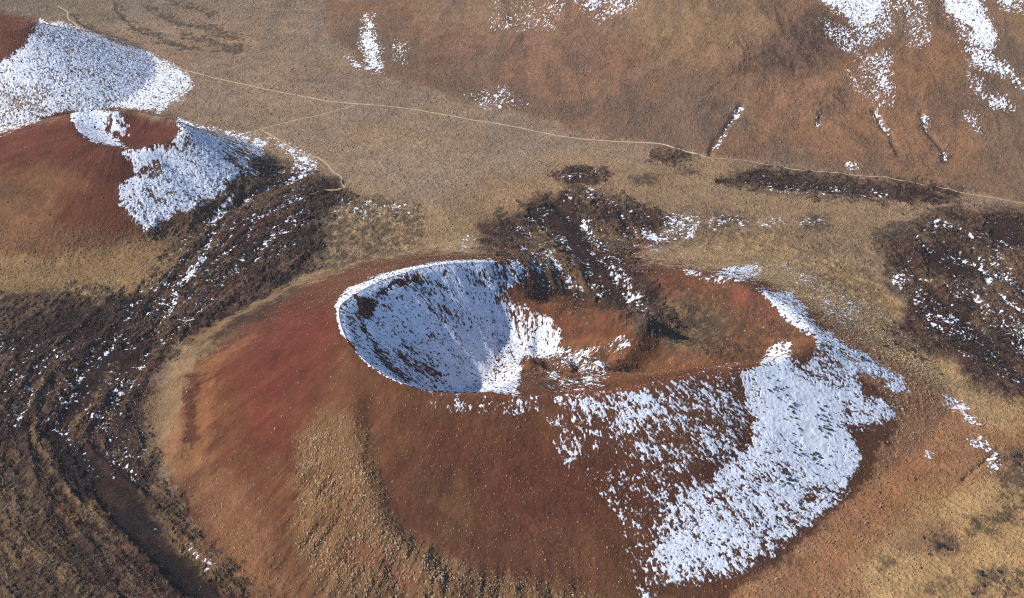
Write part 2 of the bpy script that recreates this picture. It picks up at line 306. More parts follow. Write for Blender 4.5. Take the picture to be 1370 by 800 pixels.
# lava snow
for v, p, w in ((.5, [(310,255),(290,300),(270,345),(240,380)], 16), (.5, [(240,380),(225,420),(210,440)], 14), (.45, [(195,420),(170,430),(190,400)], 12), (.42, [(330,225),(310,250)], 10),
                (.4, [(155,455),(135,480),(125,500)], 10), (.36, [(80,470),(75,482)], 10), (.38, [(15,490),(30,500),(20,512)], 12), (.33, [(110,540),(130,570),(150,640)], 12), (.33, [(15,545),(25,560)], 12), (.3, [(360,330),(380,335)], 16), (.28, [(200,690),(280,760)], 10)):
    S2(v, p, 6, w)
for v, p, w in ((.5, [(755,265),(785,262)], 14), (.5, [(780,300),(800,330)], 12), (.55, [(800,335),(830,370),(850,400),(862,415)], 18), (.66, [(820,372),(858,420)], 8), (.45, [(815,282),(820,290)], 10),
                (.45, [(860,305),(875,325)], 16), (.4, [(912,300),(918,310)], 12), (.38, [(700,330),(740,345)], 10), (.5, [(705,355),(715,368)], 12), (.5, [(740,340),(750,365),(775,385)], 18), (.36, [(620,330),(628,320)], 8), (.35, [(965,295),(960,300)], 10),
                (.62, [(965,370),(1010,365)], 16), (.9, [(918,362),(940,370),(968,377)], 3), (.42, [(700,300),(705,310)], 12)):
    S2(v, p, 5, w)
for v, p, w in ((.42, [(1265,340),(1290,350)], 12), (.5, [(1310,350),(1325,385)], 14), (.42, [(1230,400),(1270,440),(1290,455)], 16), (.4, [(1275,400),(1275,430)], 12), (.45, [(1350,420),(1360,450)], 12), (.4, [(1305,400),(1330,420)], 8),
                (.35, [(1200,370),(1210,380)], 12), (.36, [(1250,300),(1280,305),(1320,320)], 10), (.55, [(1105,418),(1140,432)], 6), (.4, [(1130,400),(1160,425)], 6), (.75, [(1265,532),(1285,545),(1305,565)], 9), (.5, [(1305,590),(1325,605),(1330,625)], 9),
                (.35, [(1245,600),(1245,606)], 8), (.3, [(1340,330),(1350,420),(1370,480)], 30)):
    S2(v, p, 5, w)
S(.2, [(360,220),(420,260),(400,330),(330,360),(250,440),(190,470),(120,470),(160,420),(220,360),(270,290),(310,240)], 16)
S(.14, [(-50,440),(120,460),(190,480),(180,560),(200,640),(130,640),(60,560),(-50,600)], 16)
S(.12, [(1230,310),(1370,290),(1480,420),(1480,560),(1370,520),(1250,450),(1200,400)], 20)
S(.14, [(680,300),(760,250),(850,275),(940,295),(900,320),(850,330),(860,400),(790,400),(700,370)], 14)
S(.1, [(1040,350),(1150,400),(1160,440),(1110,425)], 10); S(.07, [(950,285),(1110,292),(1100,304),(960,302)], 6); S(.08, [(440,262),(560,275),(540,300),(440,290)], 10)
S(.22, [(965,240),(1020,238),(1120,246),(1220,258),(1180,264),(1050,256)], 6)
S(.38, [(750,238),(800,230)], 4, 5)
# mountain snow
for v, p in ((1.0, [(1105,-60),(1190,-60),(1180,15),(1165,35),(1145,38),(1115,10),(1100,0)]), (.62, [(1130,10),(1190,0),(1195,40),(1160,60),(1140,40)]), (.6, [(1096,26),(1130,36),(1150,60),(1140,68),(1110,50)]), (.42, [(1190,-20),(1240,-20),(1245,60),(1215,60)]),
             (1.05, [(1240,-60),(1290,-60),(1320,20),(1335,50),(1325,68),(1300,55),(1265,15)]), (.66, [(1270,20),(1310,60),(1350,90),(1375,120),(1350,110),(1300,85)]), (.6, [(1300,-60),(1420,-60),(1420,20),(1340,10)]), (.45, [(1150,70),(1190,70),(1195,140),(1170,140),(1145,90)]),
             (.5, [(1298,100),(1312,110),(1315,130),(1302,128)]), (.6, [(1322,125),(1345,128),(1355,145),(1330,142)]), (.5, [(1285,150),(1305,155),(1312,178),(1292,172)]), (.62, [(1135,98),(1142,98),(1158,128),(1152,128)]),
             (.85, [(486,22),(497,22),(506,60),(512,94),(496,92),(484,60)]), (.42, [(525,55),(545,60),(545,82),(530,78)]), (.34, [(615,122),(680,118),(705,140),(650,142)]), (.4, [(765,-30),(880,-30),(850,10),(800,30),(770,5)]), (.15, [(650,0),(760,0),(740,40),(650,40)])):
    S(v * .84, p, 9)
for v, p, w in ((.5, [(992,143),(975,168),(958,195)], 4), (.5, [(1170,150),(1192,185)], 6), (.5, [(1232,150),(1242,165)], 8), (.4, [(1258,200),(1264,210)], 8), (.45, [(1095,152),(1093,165)], 5), (.4, [(1135,222),(1145,222)], 8), (.35, [(465,75),(480,88)], 8)):
    S(v, p, 4, w)
bare(0, [(1255,8),(1280,25),(1300,42)], 2, 3)
log('maps')
def samp(A, px, py):
    u = np.clip((px - CX0) / CS, 0, CW - 1.001); v = np.clip((py - CY0) / CS, 0, CH - 1.001)
    i = u.astype(np.int32); j = v.astype(np.int32); fu = (u - i).astype(F32); fv = (v - j).astype(F32)
    if A.ndim == 3: fu = fu[..., None]; fv = fv[..., None]
    A = A.astype(F32)
    return (A[j, i] * (1 - fu) + A[j, i + 1] * fu) * (1 - fv) + (A[j + 1, i] * (1 - fu) + A[j + 1, i + 1] * fu) * fv
def sampn(A, px, py):
    i = np.clip(((px - CX0) / CS + .5).astype(np.int32), 0, CW - 1); j = np.clip(((py - CY0) / CS + .5).astype(np.int32), 0, CH - 1)
    return A[j, i]
# ------------------------------------------------------------------ big forms
class Ring:
    """closed outline as radius (and height) by bearing round a centre"""
    def __init__(s, c, pts):
        P = np.array([(*at(a, b, z), z) for a, b, z in pts], float)
        th = np.arctan2(P[:, 1] - c[1], P[:, 0] - c[0]); r = np.hypot(P[:, 0] - c[0], P[:, 1] - c[1])
        o = np.argsort(th); th, r, z = th[o], r[o], P[o, 2]
        t = np.linspace(-math.pi, math.pi, 721)[:-1]
        s.r = np.interp(t, th, r, period=2 * math.pi); s.z = np.interp(t, th, z, period=2 * math.pi)
        k = np.exp(-(np.arange(-14, 15) / 6.0) ** 2); k /= k.sum()
        for n in ('r', 'z'):
            v = getattr(s, n); w = np.concatenate([v[-14:], v, v[:14]]); setattr(s, n, np.convolve(w, k, 'valid'))
        s.r = np.append(s.r, s.r[0]); s.z = np.append(s.z, s.z[0])
    def __call__(s, th):
        u = (th + math.pi) / (2 * math.pi) * 720; i = np.clip(u.astype(np.int32), 0, 719); f = u - i
        return s.r[i] * (1 - f) + s.r[i + 1] * f, s.z[i] * (1 - f) + s.z[i + 1] * f
c1 = (15.0, 1192.0)
rim1 = Ring(c1, [(452,408,110),(458,440,106),(475,470,102),(515,500,97),(560,519,92),(640,527,86),(720,528,82),(800,521,82),(870,505,82),(930,491,78),(1000,486,69),(1050,478,65),(1095,460,63),(1060,415,62),(1010,387,63),(960,371,58),(900,362,52),(850,362,46),(800,366,42),(750,358,47),(705,351,62),(650,349,80),(600,351,92),(540,363,102),(490,383,108)])
base1 = Ring(c1, [(a, b, 0) for a, b in [(205,560),(215,500),(260,450),(330,402),(400,368),(470,350),(560,330),(700,310),(900,320),(1020,335),(1130,370),(1230,450),(1290,540),(1235,600),(1163,652),(1090,722),(1000,788),(900,835),(760,855),(600,858),(450,845),(350,795),(260,700),(222,630)]])
cc = at(165, 172, 68); c2 = (float(cc[0]), float(cc[1]))
rim2 = Ring(c2, [(95,158,72),(100,172,68),(130,190,64),(165,199,62),(205,192,62),(243,180,66),(245,168,70),(200,152,74),(150,147,76),(110,148,75)])
base2 = Ring(c2, [(a, b, 0) for a, b in [(-190,260),(-130,330),(60,365),(150,350),(230,320),(300,285),(375,250),(375,215),(320,185),(200,168),(50,168),(-80,180),(-180,210)]])
c3 = tuple(float(v) for v in at(14, 30, 78))
mfoot = [at(a, b, 0) for a, b in [(380,-60),(425,-20),(445,40),(490,85),(560,118),(650,140),(760,170),(840,186),(900,198),(1000,214),(1150,234),(1280,254),(1370,272),(1700,335)]]
mpoly = [(-700, 9000)] + [(-420, 3200)] + [(float(a), float(b)) for a, b in mfoot] + [(3000, 1300), (9000, 9000)]
def cone(x, y, c, rim, base, slope, floor, pw=1.12, steep=None):
    th = np.arctan2(y - c[1], x - c[0]); r = np.hypot(x - c[0], y - c[1])
    Rr, Hr = rim(th); Rb, _ = base(th)
    t = np.clip((r - Rr) / (Rb - Rr), 0, 1)
    out = Hr * (1 - t) ** pw
    if steep is not None: slope = .34 + (slope - .34) * sstep(.05, .55, np.cos(th - steep))
    inn = smax(Hr - slope * (Rr - r), floor, 12) if steep is not None else floor + (Hr - floor) * np.clip(r / Rr, 0, 1) ** 1.8
    h = np.where(r > Rr, out, inn)
    # rounded rim
    d = np.abs(r - Rr); h = h - 1.6 * np.exp(-(d / 4.0) ** 2)
    return h, r / Rb, r / Rr, th, r
def line_d(x, y, pts, z=0):
    if not isinstance(z, (list, tuple)): z = [z] * len(pts)
    return seg_dist(x, y, [tuple(map(float, at(a, b, c))) for (a, b), c in zip(pts, z)], False)
def forms(x, y):
    h = 5 * (fbm(x / 260, y / 260, 3, 5) - .5)
    # mountain slope
    d = np.full(x.shape, -1e3); m = y > 1500
    m |= (x > 350) & (y > 1300)
    d[m] = -seg_dist(x[m], y[m], mpoly, True)
    dd = np.clip(d + 25, 0, 1600)
    mt = .34 * dd * dd / (dd + 60)
    mt = mt + np.clip(dd / 150, 0, 1) * (26 * (ridge(x / 330 + .3, y / 420, 2, 9) - .6) + 11 * (ridge(x / 95 + 1.2 * fbm(x / 120, y / 120, 2, 6), y / 130 + .8 * fbm(x / 90, y / 90, 2, 8), 4, 4) - .6))
    h = h + np.where(dd > 0, mt, 0)
    # main cone
    fl = 24 + 20 * sstep(10, 150, x) + 6 * np.sin(x / 23.) * np.sin(y / 17.)
    k1, rb, rr, th1, r1 = cone(x, y, c1, rim1, base1, .90, fl, steep=math.radians(171))
    h = smax(h, k1, 3) * 1.0
    # inner ridge and mounds
    def hump(pts, z, hgt, w, base=None):
        D = line_d(x, y, pts, z); return hgt * np.exp(-(D / w) ** 2)
    near = (r1 < 330)
    hh = np.zeros_like(h); xs, ys = x[near], y[near]
    def hp(pts, z, hgt, w):
        return hgt * np.exp(-(seg_dist(xs, ys, [tuple(map(float, at(a, b, z))) for a, b in pts], False) / w) ** 2)
    hh[near] = (hp([(745,408),(790,414),(832,432)], 55, 19, 24) + hp([(700,395),(740,400)], 55, 6, 18) + hp([(866,455),(835,480),(800,505)], 45, 15, 13) + hp([(872,456),(930,478)], 45, 5, 14) + hp([(714,484),(712,505)], 35, 8, 10)
                + hp([(748,480),(765,488)], 38, 5, 8) + hp([(786,486),(800,498)], 40, 5, 7) - hp([(735,490),(738,512)], 35, 4, 5) - hp([(772,478),(778,505)], 38, 4, 6) + hp([(862,372),(930,375),(1000,395)], 52, 5, 16)
                - hp([(500,600),(508,650),(540,695),(600,742)], 35, 3.2, 10) + hp([(470,570),(475,640),(510,710),(580,765)], 30, 3.5, 12)
                - hp([(1003,545),(1000,600),(935,655)], 40, 1.2, 12)
                + hp([(243,520),(250,570),(238,615)], 3, 5, 9) + hp([(262,492),(320,440)], 5, 3.5, 7))
    h = h + hh
    # other cones
    k2, rb2, rr2, th2, r2 = cone(x, y, c2, rim2, base2, .5, 52)
    h = smax(h, k2, 3)
    r3 = np.hypot(x - c3[0], y - c3[1]); k3 = smax(-1e-3 + 0 * r3, 84 * (1 - r3 / 182), 2)
    k3 = np.minimum(k3, 74 - .02 * np.abs(r3)) ; h = smax(h, k3, 3)
    return h, d, rb, rr, th1, r1, rb2, rr2, th2, r2, r3 / 182
# ------------------------------------------------------------------ grid: even spacing inside the view, wide beyond it
def axis(segs):
    out = [segs[0][0]]
    for a, b, s in segs:
        n = max(1, int(round((b - a) / s))); out += list(np.linspace(a, b, n + 1)[1:])
    return np.array(out)
U = axis([(-2600,-800,150),(-800,-160,10),(-160,-30,2.5),(-30,1400,1.0),(1400,1530,2.5),(1530,2200,10),(2200,4000,150)])
V = axis([(-330,-200,8),(-200,-70,2.0),(-70,440,.85),(440,868,.62),(868,960,2),(960,1500,12),(1500,3600,150)])
# jitter-free fan; V measured on the plain
pxg, pyg = np.meshgrid(U, V)
X, Y = at(pxg, pyg, 0.0)
NR, NC = X.shape
log('grid', NR, NC, NR * NC)
Z0, D, rb1, rr1, th1, r1, rb2, rr2, th2, r2, rb3 = forms(X, Y)
log('forms')
PX, PY = proj(X, Y, Z0)
# ragged edges: shift the lookup by world-space noise
w1 = fbm(X / 30, Y / 30, 3, 21) - .5; w2 = fbm(X / 30, Y / 30, 3, 22) - .5
w3 = vn(X / 3.5, Y / 3.5, 23) - .5; w4 = vn(X / 3.5, Y / 3.5, 24) - .5
w5 = fbm(X / 7, Y / 7, 3, 27, .7) - .5; w6 = fbm(X / 7, Y / 7, 3, 28, .7) - .5
qx = PX + 22 * w1 + 22 * w5 + 7 * w3; qy = PY + 14 * w2 + 15 * w6 + 5 * w4
lav = samp(MAP['lava'], qx, qy); lav = sstep(.3, .7, lav + 8 * lav * (1 - lav) * (1.3 * (fbm(X / 16, Y / 16, 4, 25, .62) - .5) + 1.1 * (fbm(X / 50, Y / 50, 2, 26) - .5))); rough = samp(MAP['rough'], qx, qy); dh = samp(MAP['dh'], PX + 9 * w1, PY + 6 * w2)
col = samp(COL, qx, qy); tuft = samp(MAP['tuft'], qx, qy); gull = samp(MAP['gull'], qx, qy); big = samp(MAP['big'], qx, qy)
S0 = samp(MAP['snow'], PX + 9 * w1 + 3 * w3, PY + 6 * w2 + 2 * w4)
log('sampled')
# radial/tangential coordinates on the cones
nearc = 1 - sstep(.98, 1.1, rb1); nearc2 = 1 - sstep(.95, 1.05, rb2)
tan1 = th1 * 150; 
rad = fbm(tan1 / 9, r1 / 60, 3, 31)                  # runs down the slope
rad2 = fbm(th2 * 90 / 8, r2 / 50, 3, 33)
n10 = fbm(X / 14, Y / 14, 4, 41); n3 = fbm(X / 3.4, Y / 3.4, 2, 43); n40 = fbm(X / 55, Y / 55, 3, 45)
# heights of details
Z = Z0 + dh * (1 - .75 * nearc)
FD = np.full(X.shape, 0.0); mm = (lav > .01) | (rough > .05)
fls = [[(440,250),(330,300),(250,370),(190,430),(110,500),(70,590),(110,670),(200,740),(300,840)], [(700,270),(760,262),(800,330),(850,420)], [(1000,280),(1180,330),(1280,430),(1400,540)]]
FD[mm] = np.min([line_d(X[mm], Y[mm], l) for l in fls], 0)
band = fbm(FD / 6.5 + 1.6 * w1, n40 * 5 + 1.2 * w2, 4, 52, .55)
bare_ = (1 - sstep(.1, .32, tuft))
lr = .5 * ridge(X / 22 + 2 * w1, Y / 22 + 2 * w2, 4, 51) + .5 * (band * 1.5 - .2)
Z = Z + lav * (1 - .8 * bare_) * (7.0 * (lr - .5) + 2.2 * (n10 - .5) + 1.5 * (n3 - .5)) + rough * (2.6 * (n10 - .5) + 1.2 * (n3 - .5) + 4.0 * (lr - .5)) - 1.5 * lav * bare_
outer1 = nearc * sstep(1.0, 1.06, rr1)
Z = Z + outer1 * (rad - .5) * (1.0 + 7 * gull) * np.clip((rb1 - .4) * 3, 0, 1)
Z = Z + gull * outer1 * 4.2 * (ridge(tan1 / 6, r1 / 34, 2, 35) - .5) + nearc2 * sstep(.7, 1.05, rr2) * 1.2 * (rad2 - .5)
Z = Z + (1 - lav) * .9 * (n10 - .5)
smoothcol = 1 - sstep(.1, .45, tuft)                 # bare cinder is smooth
Z = Z + (.5 - .34 * smoothcol) * (n3 - .5)
n2 = vn(X / 1.7, Y / 1.7, 47); n2b = vn(X / 2.9, Y / 2.9, 48)
Z = Z + (n2 - .5) * (.16 + .5 * np.minimum(tuft, .9)) * (1 + .5 * big) + (n2b - .5) * (.1 + .6 * tuft)
# crater walls: ribs
inner1 = nearc * (1 - sstep(.92, 1.0, rr1)); Z = Z + inner1 * sstep(40, 110, r1) * 1.8 * (ridge(th1 * 110 / 14, r1 / 40, 3, 37) - .6) + inner1 * 1.5 * (n10 - .5)
# snow: broken by the ground's grain
iso = fbm(X / 4.2, Y / 4.2, 3, 61, .8)
str1 = fbm(tan1 / 1.7, r1 / 6.5, 3, 63, .75); str2 = fbm(th2 * 90 / 2.6, r2 / 7, 3, 64, .75)
sn = iso * (1 - .6 * nearc) + str1 * .6 * nearc
q2 = nearc2 * sstep(.8, 1.1, rr2); sn = sn * (1 - .5 * q2) + str2 * .5 * q2
big_n = fbm(X / 24, Y / 24, 2, 66)
fine = vn(X / 1.5, Y / 2.0, 67)
thr = .5 + (sn - .5) * 1.9 + (fine - .5) * .5 + (big_n - .5) * .55
onmt = (D > 0)
fine2 = vn(X / 1.25, Y / 1.6, 68)
thr = np.where(onmt | (rb3 < 1.3), .5 + (fine - .5) * .8 + (fine2 - .5) * .6 + (iso - .5) * .55 + (big_n - .5) * .35, thr + (fine2 - .5) * .35)
thr = .5 + (thr - .5) * 1.3 
lsn = .64 + (fine - .5) * .9 + (iso - .5) * 1.3 + (band - .42) * 1.3 + (n3 - .5) * .6
thr = thr * (1 - lav) + lsn * lav
MARG = np.clip(S0 - thr, -1, 1)
MARG = np.where(S0 > .04, MARG, -1)
SNOW = (S0 > thr) & (S0 > .06)
# a few loose scraps left over the cone and the lava
S_soft = SNOW.astype(F32)
Z = Z + .3 * sstep(-.08, .2, MARG)
log('snow', SNOW.mean())
# ------------------------------------------------------------------ colour variation in the soil itself
v = 1 + .5 * (n10 - .5) + .35 * (n40 - .5) + .3 * (n3 - .5)
col = col * v[..., None]
hue = .7 * (fbm(X / 80, Y / 80, 3, 71) - .5)
col[..., 0] *= 1 + .18 * hue; col[..., 2] *= 1 - .35 * hue
mo = (D > 0)[..., None] * sstep(.48, .62, fbm(X / 60, Y / 110, 5, 85, .6))[..., None] * .45
col = col * (1 - mo) + np.array([.17, .125, .085]) * mo
mo = (D > 0)[..., None] * sstep(.56, .66, fbm(X / 26, Y / 50, 4, 86, .6))[..., None] * .4
col = col * (1 - mo) + np.array([.11, .075, .06]) * mo
# streaks down the cone slopes
stk = (fbm(tan1 / 5, r1 / 90, 3, 73) - .5) * outer1
col[..., 0] *= 1 + .3 * stk; col[..., 1] *= 1 + .45 * stk; col[..., 2] *= 1 + .4 * stk
stk2 = (fbm(th2 * 70 / 6, r2 / 70, 3, 74) - .5) * nearc2 * sstep(.8, 1.1, rr2)
col *= (1 + .5 * stk2)[..., None]
# pale scrub and dark cinder mottling on the lava
mot = sstep(.42, .60, .9 * (band - .5) + fbm(X / 8, Y / 8, 4, 75, .65) + .7 * (fbm(X / 48 + w1, Y / 48 + w2, 2, 79) - .5))
mt_ = (lav * .9 * (1 - mot))[..., None]
lum = col @ np.array([.3, .55, .15])
col = col * (1 - mt_ * .68) + np.array([.012, .008, .007]) * mt_
vp = (lav * (1 - .85 * bare_) * sstep(.47, .64, .5 * (band - .5) + fbm(X / 5, Y / 5, 3, 76, .7) + .6 * (fbm(X / 40, Y / 40, 2, 78) - .5)) * sstep(.02, .05, lum))[..., None] * .55
col = col * (1 - vp) + np.array([.20, .135, .08]) * vp
rg = (np.clip(rough * 1.1, 0, .55) * (1 - sstep(.44, .60, fbm(X / 6, Y / 8, 4, 77, .7))))[..., None] * 1.2
col = col * (1 - rg) + np.array([.045, .036, .028]) * rg
lum = (col @ np.array([.3, .55, .15]))[..., None]; col = lum + (col - lum) * .96
col = col * np.array([.79, .75, .665])
col = np.clip(col, .004, .8).astype(F32)
log('colour')
# ------------------------------------------------------------------ scene, materials
sc = bpy.context.scene
root = sc.collection
def newmat(name):
    m = bpy.data.materials.new(name); m.use_nodes = True
    nt = m.node_tree; nt.nodes.clear()
    o = nt.nodes.new('ShaderNodeOutputMaterial'); b = nt.nodes.new('ShaderNodeBsdfPrincipled')
    nt.links.new(b.outputs[0], o.inputs[0]); b.inputs['Specular IOR Level'].default_value = .1; b.inputs['Roughness'].default_value = .95
    return m, nt, b
def ground_mat(name, s1, a1, s2, a2, bump, bscale):
    m, nt, b = newmat(name); N = nt.nodes.new; L = nt.links.new
    at_ = N('ShaderNodeAttribute'); at_.attribute_name = 'soil'
    geo = N('ShaderNodeNewGeometry')
    def noise(sc_, det):
        n = N('ShaderNodeTexNoise'); n.inputs['Scale'].default_value = sc_; n.inputs['Detail'].default_value = det; n.inputs['Roughness'].default_value = .65
        L(geo.outputs['Position'], n.inputs['Vector']); return n
    n1 = noise(s1, 3); n2 = noise(s2, 2)
    def mr(n, a):
        r = N('ShaderNodeMapRange'); r.inputs[1].default_value = .28; r.inputs[2].default_value = .72; r.inputs[3].default_value = 1 - a; r.inputs[4].default_value = 1 + a; r.clamp = False
        L(n.outputs[0], r.inputs[0]); return r
    r1_ = mr(n1, a1); r2_ = mr(n2, a2)
    mu = N('ShaderNodeMath'); mu.operation = 'MULTIPLY'; L(r1_.outputs[0], mu.inputs[0]); L(r2_.outputs[0], mu.inputs[1])
    vm = N('ShaderNodeVectorMath'); vm.operation = 'SCALE'; L(at_.outputs['Color'], vm.inputs[0]); L(mu.outputs[0], vm.inputs['Scale'])
    cv = N('ShaderNodeAttribute'); cv.attribute_name = 'cover'
    n3_ = noise(1.3, 4); n4_ = noise(.09, 3)
    ma = N('ShaderNodeMath'); ma.operation = 'MULTIPLY_ADD'; L(n3_.outputs[0], ma.inputs[0]); ma.inputs[1].default_value = .9; L(cv.outputs['Fac'], ma.inputs[2])
    fr = N('ShaderNodeMapRange'); fr.inputs[1].default_value = .29; fr.inputs[2].default_value = .60; L(ma.outputs[0], fr.inputs[0])
    rp = N('ShaderNodeValToRGB'); rp.color_ramp.elements[0].position = .3; rp.color_ramp.elements[0].color = (.66, .68, .71, 1); rp.color_ramp.elements[1].position = .62; rp.color_ramp.elements[1].color = (.85, .865, .89, 1)
    L(n4_.outputs[0], rp.inputs[0])
    mx = N('ShaderNodeMix'); mx.data_type = 'RGBA'; L(fr.outputs[0], mx.inputs[0]); L(vm.outputs[0], mx.inputs[6]); L(rp.outputs[0], mx.inputs[7])
    L(mx.outputs[2], b.inputs['Base Color'])
    nb = noise(bscale, 3); bu = N('ShaderNodeBump'); bu.inputs['Strength'].default_value = 1; bu.inputs['Distance'].default_value = bump
    L(nb.outputs[0], bu.inputs['Height']); L(bu.outputs[0], b.inputs['Normal'])
    return m
M_soil = ground_mat('soil', .55, .22, .11, .12, .55, .8)
M_cinder = ground_mat('cinder', .8, .12, .07, .12, .2, .9)
M_lava = ground_mat('lava', .5, .45, .12, .25, 1.2, .7)
M_snow = ground_mat('snow', .6, .2, .1, .1, .3, .5)
def attr_mat(name):
    m, nt, b = newmat(name); a = nt.nodes.new('ShaderNodeAttribute'); a.attribute_name = 'soil'; nt.links.new(a.outputs['Color'], b.inputs['Base Color']); return m
M_tuft = attr_mat('dry_grass')
def mesh_np(name, co, loops, starts, mat, cols=None, smooth=False, marg=None):
    me = bpy.data.meshes.new(name)
    me.vertices.add(len(co)); me.vertices.foreach_set('co', np.ascontiguousarray(co, F32).ravel())
    me.loops.add(len(loops)); me.loops.foreach_set('vertex_index', np.ascontiguousarray(loops, np.int32))
    me.polygons.add(len(starts)); me.polygons.foreach_set('loop_start', np.ascontiguousarray(starts, np.int32))
    me.update(calc_edges=True)
    me.polygons.foreach_set('use_smooth', np.full(len(starts), smooth, bool))
    if cols is not None:
        a = me.color_attributes.new('soil', 'FLOAT_COLOR', 'POINT')
        c4 = np.ones((len(co), 4), F32); c4[:, :3] = cols; a.data.foreach_set('color', c4.ravel())
    if marg is not None:
        a = me.attributes.new('cover', 'FLOAT', 'POINT'); a.data.foreach_set('value', np.ascontiguousarray(marg, F32))
    me.materials.append(mat)
    return me
def link(name, me, label, cat, kind=None, group=None, loc=None):
    o = bpy.data.objects.new(name, me); root.objects.link(o)
    o['label'] = label; o['category'] = cat
    if kind: o['kind'] = kind
    if group: o['group'] = group
    if loc is not None: o.location = loc
    return o
# ------------------------------------------------------------------ split the land into its named pieces
VI = np.arange(NR * NC).reshape(NR, NC)
quad = np.stack([VI[1:, :-1], VI[1:, 1:], VI[:-1, 1:], VI[:-1, :-1]], -1).reshape(-1, 4)
def cen(A): return (A[1:, :-1] + A[1:, 1:] + A[:-1, 1:] + A[:-1, :-1]).reshape(-1) * .25
cpx = cen(qx); cpy = cen(qy)
lid = sampn(LID, cpx, cpy); sid = sampn(SID, cen(PX), cen(PY))
cls = np.zeros(len(quad), np.int16)                              # 0 plain
cls[cen(D) > 0] = 4
cls[cen(rb3) < 1.0] = 3
cls[cen(rb2) < .97] = 2
cls[cen(rb1) < .97] = 1
cl = cen(lav) > .5
cls[cl] = 10 + np.maximum(lid[cl], 1)
cs = cen(MARG) > 0
cls[cs] = 30 + sid[cs]
far = (cpx < -250) | (cpx > 1630)
cls[far & (cls >= 10)] = 0
co_all = np.stack([X, Y, Z], -1).reshape(-1, 3); col_all = col.reshape(-1, 3); marg_all = MARG.reshape(-1)
NAMES = {
 0: ('plain', 'wide tan tussock plain crossed by dirt tracks', 'ground', 'structure', M_soil),
 1: ('cinder_cone', 'large rust red cinder cone with the deep snow filled crater', 'hill', 'structure', M_cinder),
 2: ('cinder_cone', 'smaller dark red cinder cone with a little crater, half covered in snow', 'hill', 'structure', M_cinder),
 3: ('hill', 'round snow covered hill with a bare red top behind the small cone', 'hill', 'structure', M_cinder),
 4: ('mountain_slope', 'broad reddish brown mountain slope with snow streaks beyond the plain', 'mountain', 'structure', M_soil),
 11: ('lava_field', 'dark rugged lava field with curved flow channels between the two cones', 'lava', 'stuff', M_lava),
 12: ('lava_field', 'dark broken lava flow spilling out of the back of the big crater', 'lava', 'stuff', M_lava),
 13: ('lava_field', 'dark purple brown lava field with snow scraps, farthest from the small cone', 'lava', 'stuff', M_lava),
 14: ('lava_field', 'long thin dark strip of lava just below the mountain track', 'lava', 'stuff', M_lava),
 15: ('lava_field', 'small dark lava patch on the plain above the broken flow', 'lava', 'stuff', M_lava),
 16: ('lava_field', 'tiny dark lava patch touching the long dirt track', 'lava', 'stuff', M_lava),
 30: ('snow', 'loose scraps of snow lying on the open plain', 'snow', 'stuff', M_snow),
 31: ('snow', 'speckled snow covering the round hill behind the small cone', 'snow', 'stuff', M_snow),
 32: ('snow', 'snow in the small crater and down the flank of the small cone', 'snow', 'stuff', M_snow),
 33: ('snow', 'bluish snow scraps lodged in the lava channels between the two cones', 'snow', 'stuff', M_snow),
 34: ('snow', 'shaded blue snow lining the inside of the big crater', 'snow', 'stuff', M_snow),
 35: ('snow', 'bright broken snowfield on the outer flank of the big cone', 'snow', 'stuff', M_snow),
 36: ('snow', 'snow patches on the broken lava flow behind the big crater', 'snow', 'stuff', M_snow),
 37: ('snow', 'thin snow streaks on the purple brown lava field', 'snow', 'stuff', M_snow),
 38: ('snow', 'streaks of snow on the broad mountain slope', 'snow', 'stuff', M_snow),
}
for k in np.unique(cls):
    q = quad[cls == k]; name, label, cat, kind, mat = NAMES[int(k)]
    used = np.zeros(NR * NC, bool); used[q.ravel()] = True
    rem = np.cumsum(used) - 1
    me = mesh_np(name, co_all[used], rem[q].ravel(), np.arange(len(q)) * 4, mat, col_all[used], marg=marg_all[used])
    link(name, me, label, cat, kind)
    log(name, int(k), len(q))
# ------------------------------------------------------------------ tracks over the plain
def height(x, y):
    """smooth height of the land at points"""
    return forms(np.atleast_1d(np.array(x, float)), np.atleast_1d(np.array(y, float)))[0]
def catmull(P, step=3.0):
    P = np.array(P, float); P = np.vstack([2 * P[0] - P[1], P, 2 * P[-1] - P[-2]]); out = []
    for i in range(1, len(P) - 2):
        n = max(2, int(np.hypot(*(P[i + 1] - P[i])) / step)); t = np.linspace(0, 1, n, endpoint=False)[:, None]
        out.append(.5 * ((2 * P[i]) + (-P[i - 1] + P[i + 1]) * t + (2 * P[i - 1] - 5 * P[i] + 4 * P[i + 1] - P[i + 2]) * t ** 2 + (-P[i - 1] + 3 * P[i] - 3 * P[i + 1] + P[i + 2]) * t ** 3))
    out.append(P[-2][None]); return np.vstack(out)
def zsurf(x, y):
    px_, py_ = proj(x, y, 0 * x)
    i = np.interp(px_, U, np.arange(NC)); j = np.interp(py_, V, np.arange(NR))
    i0 = np.clip(i.astype(int), 0, NC - 2); j0 = np.clip(j.astype(int), 0, NR - 2); fi = i - i0; fj = j - j0
    return (Z[j0, i0] * (1 - fi) + Z[j0, i0 + 1] * fi) * (1 - fj) + (Z[j0 + 1, i0] * (1 - fi) + Z[j0 + 1, i0 + 1] * fi) * fj
ROADS = []
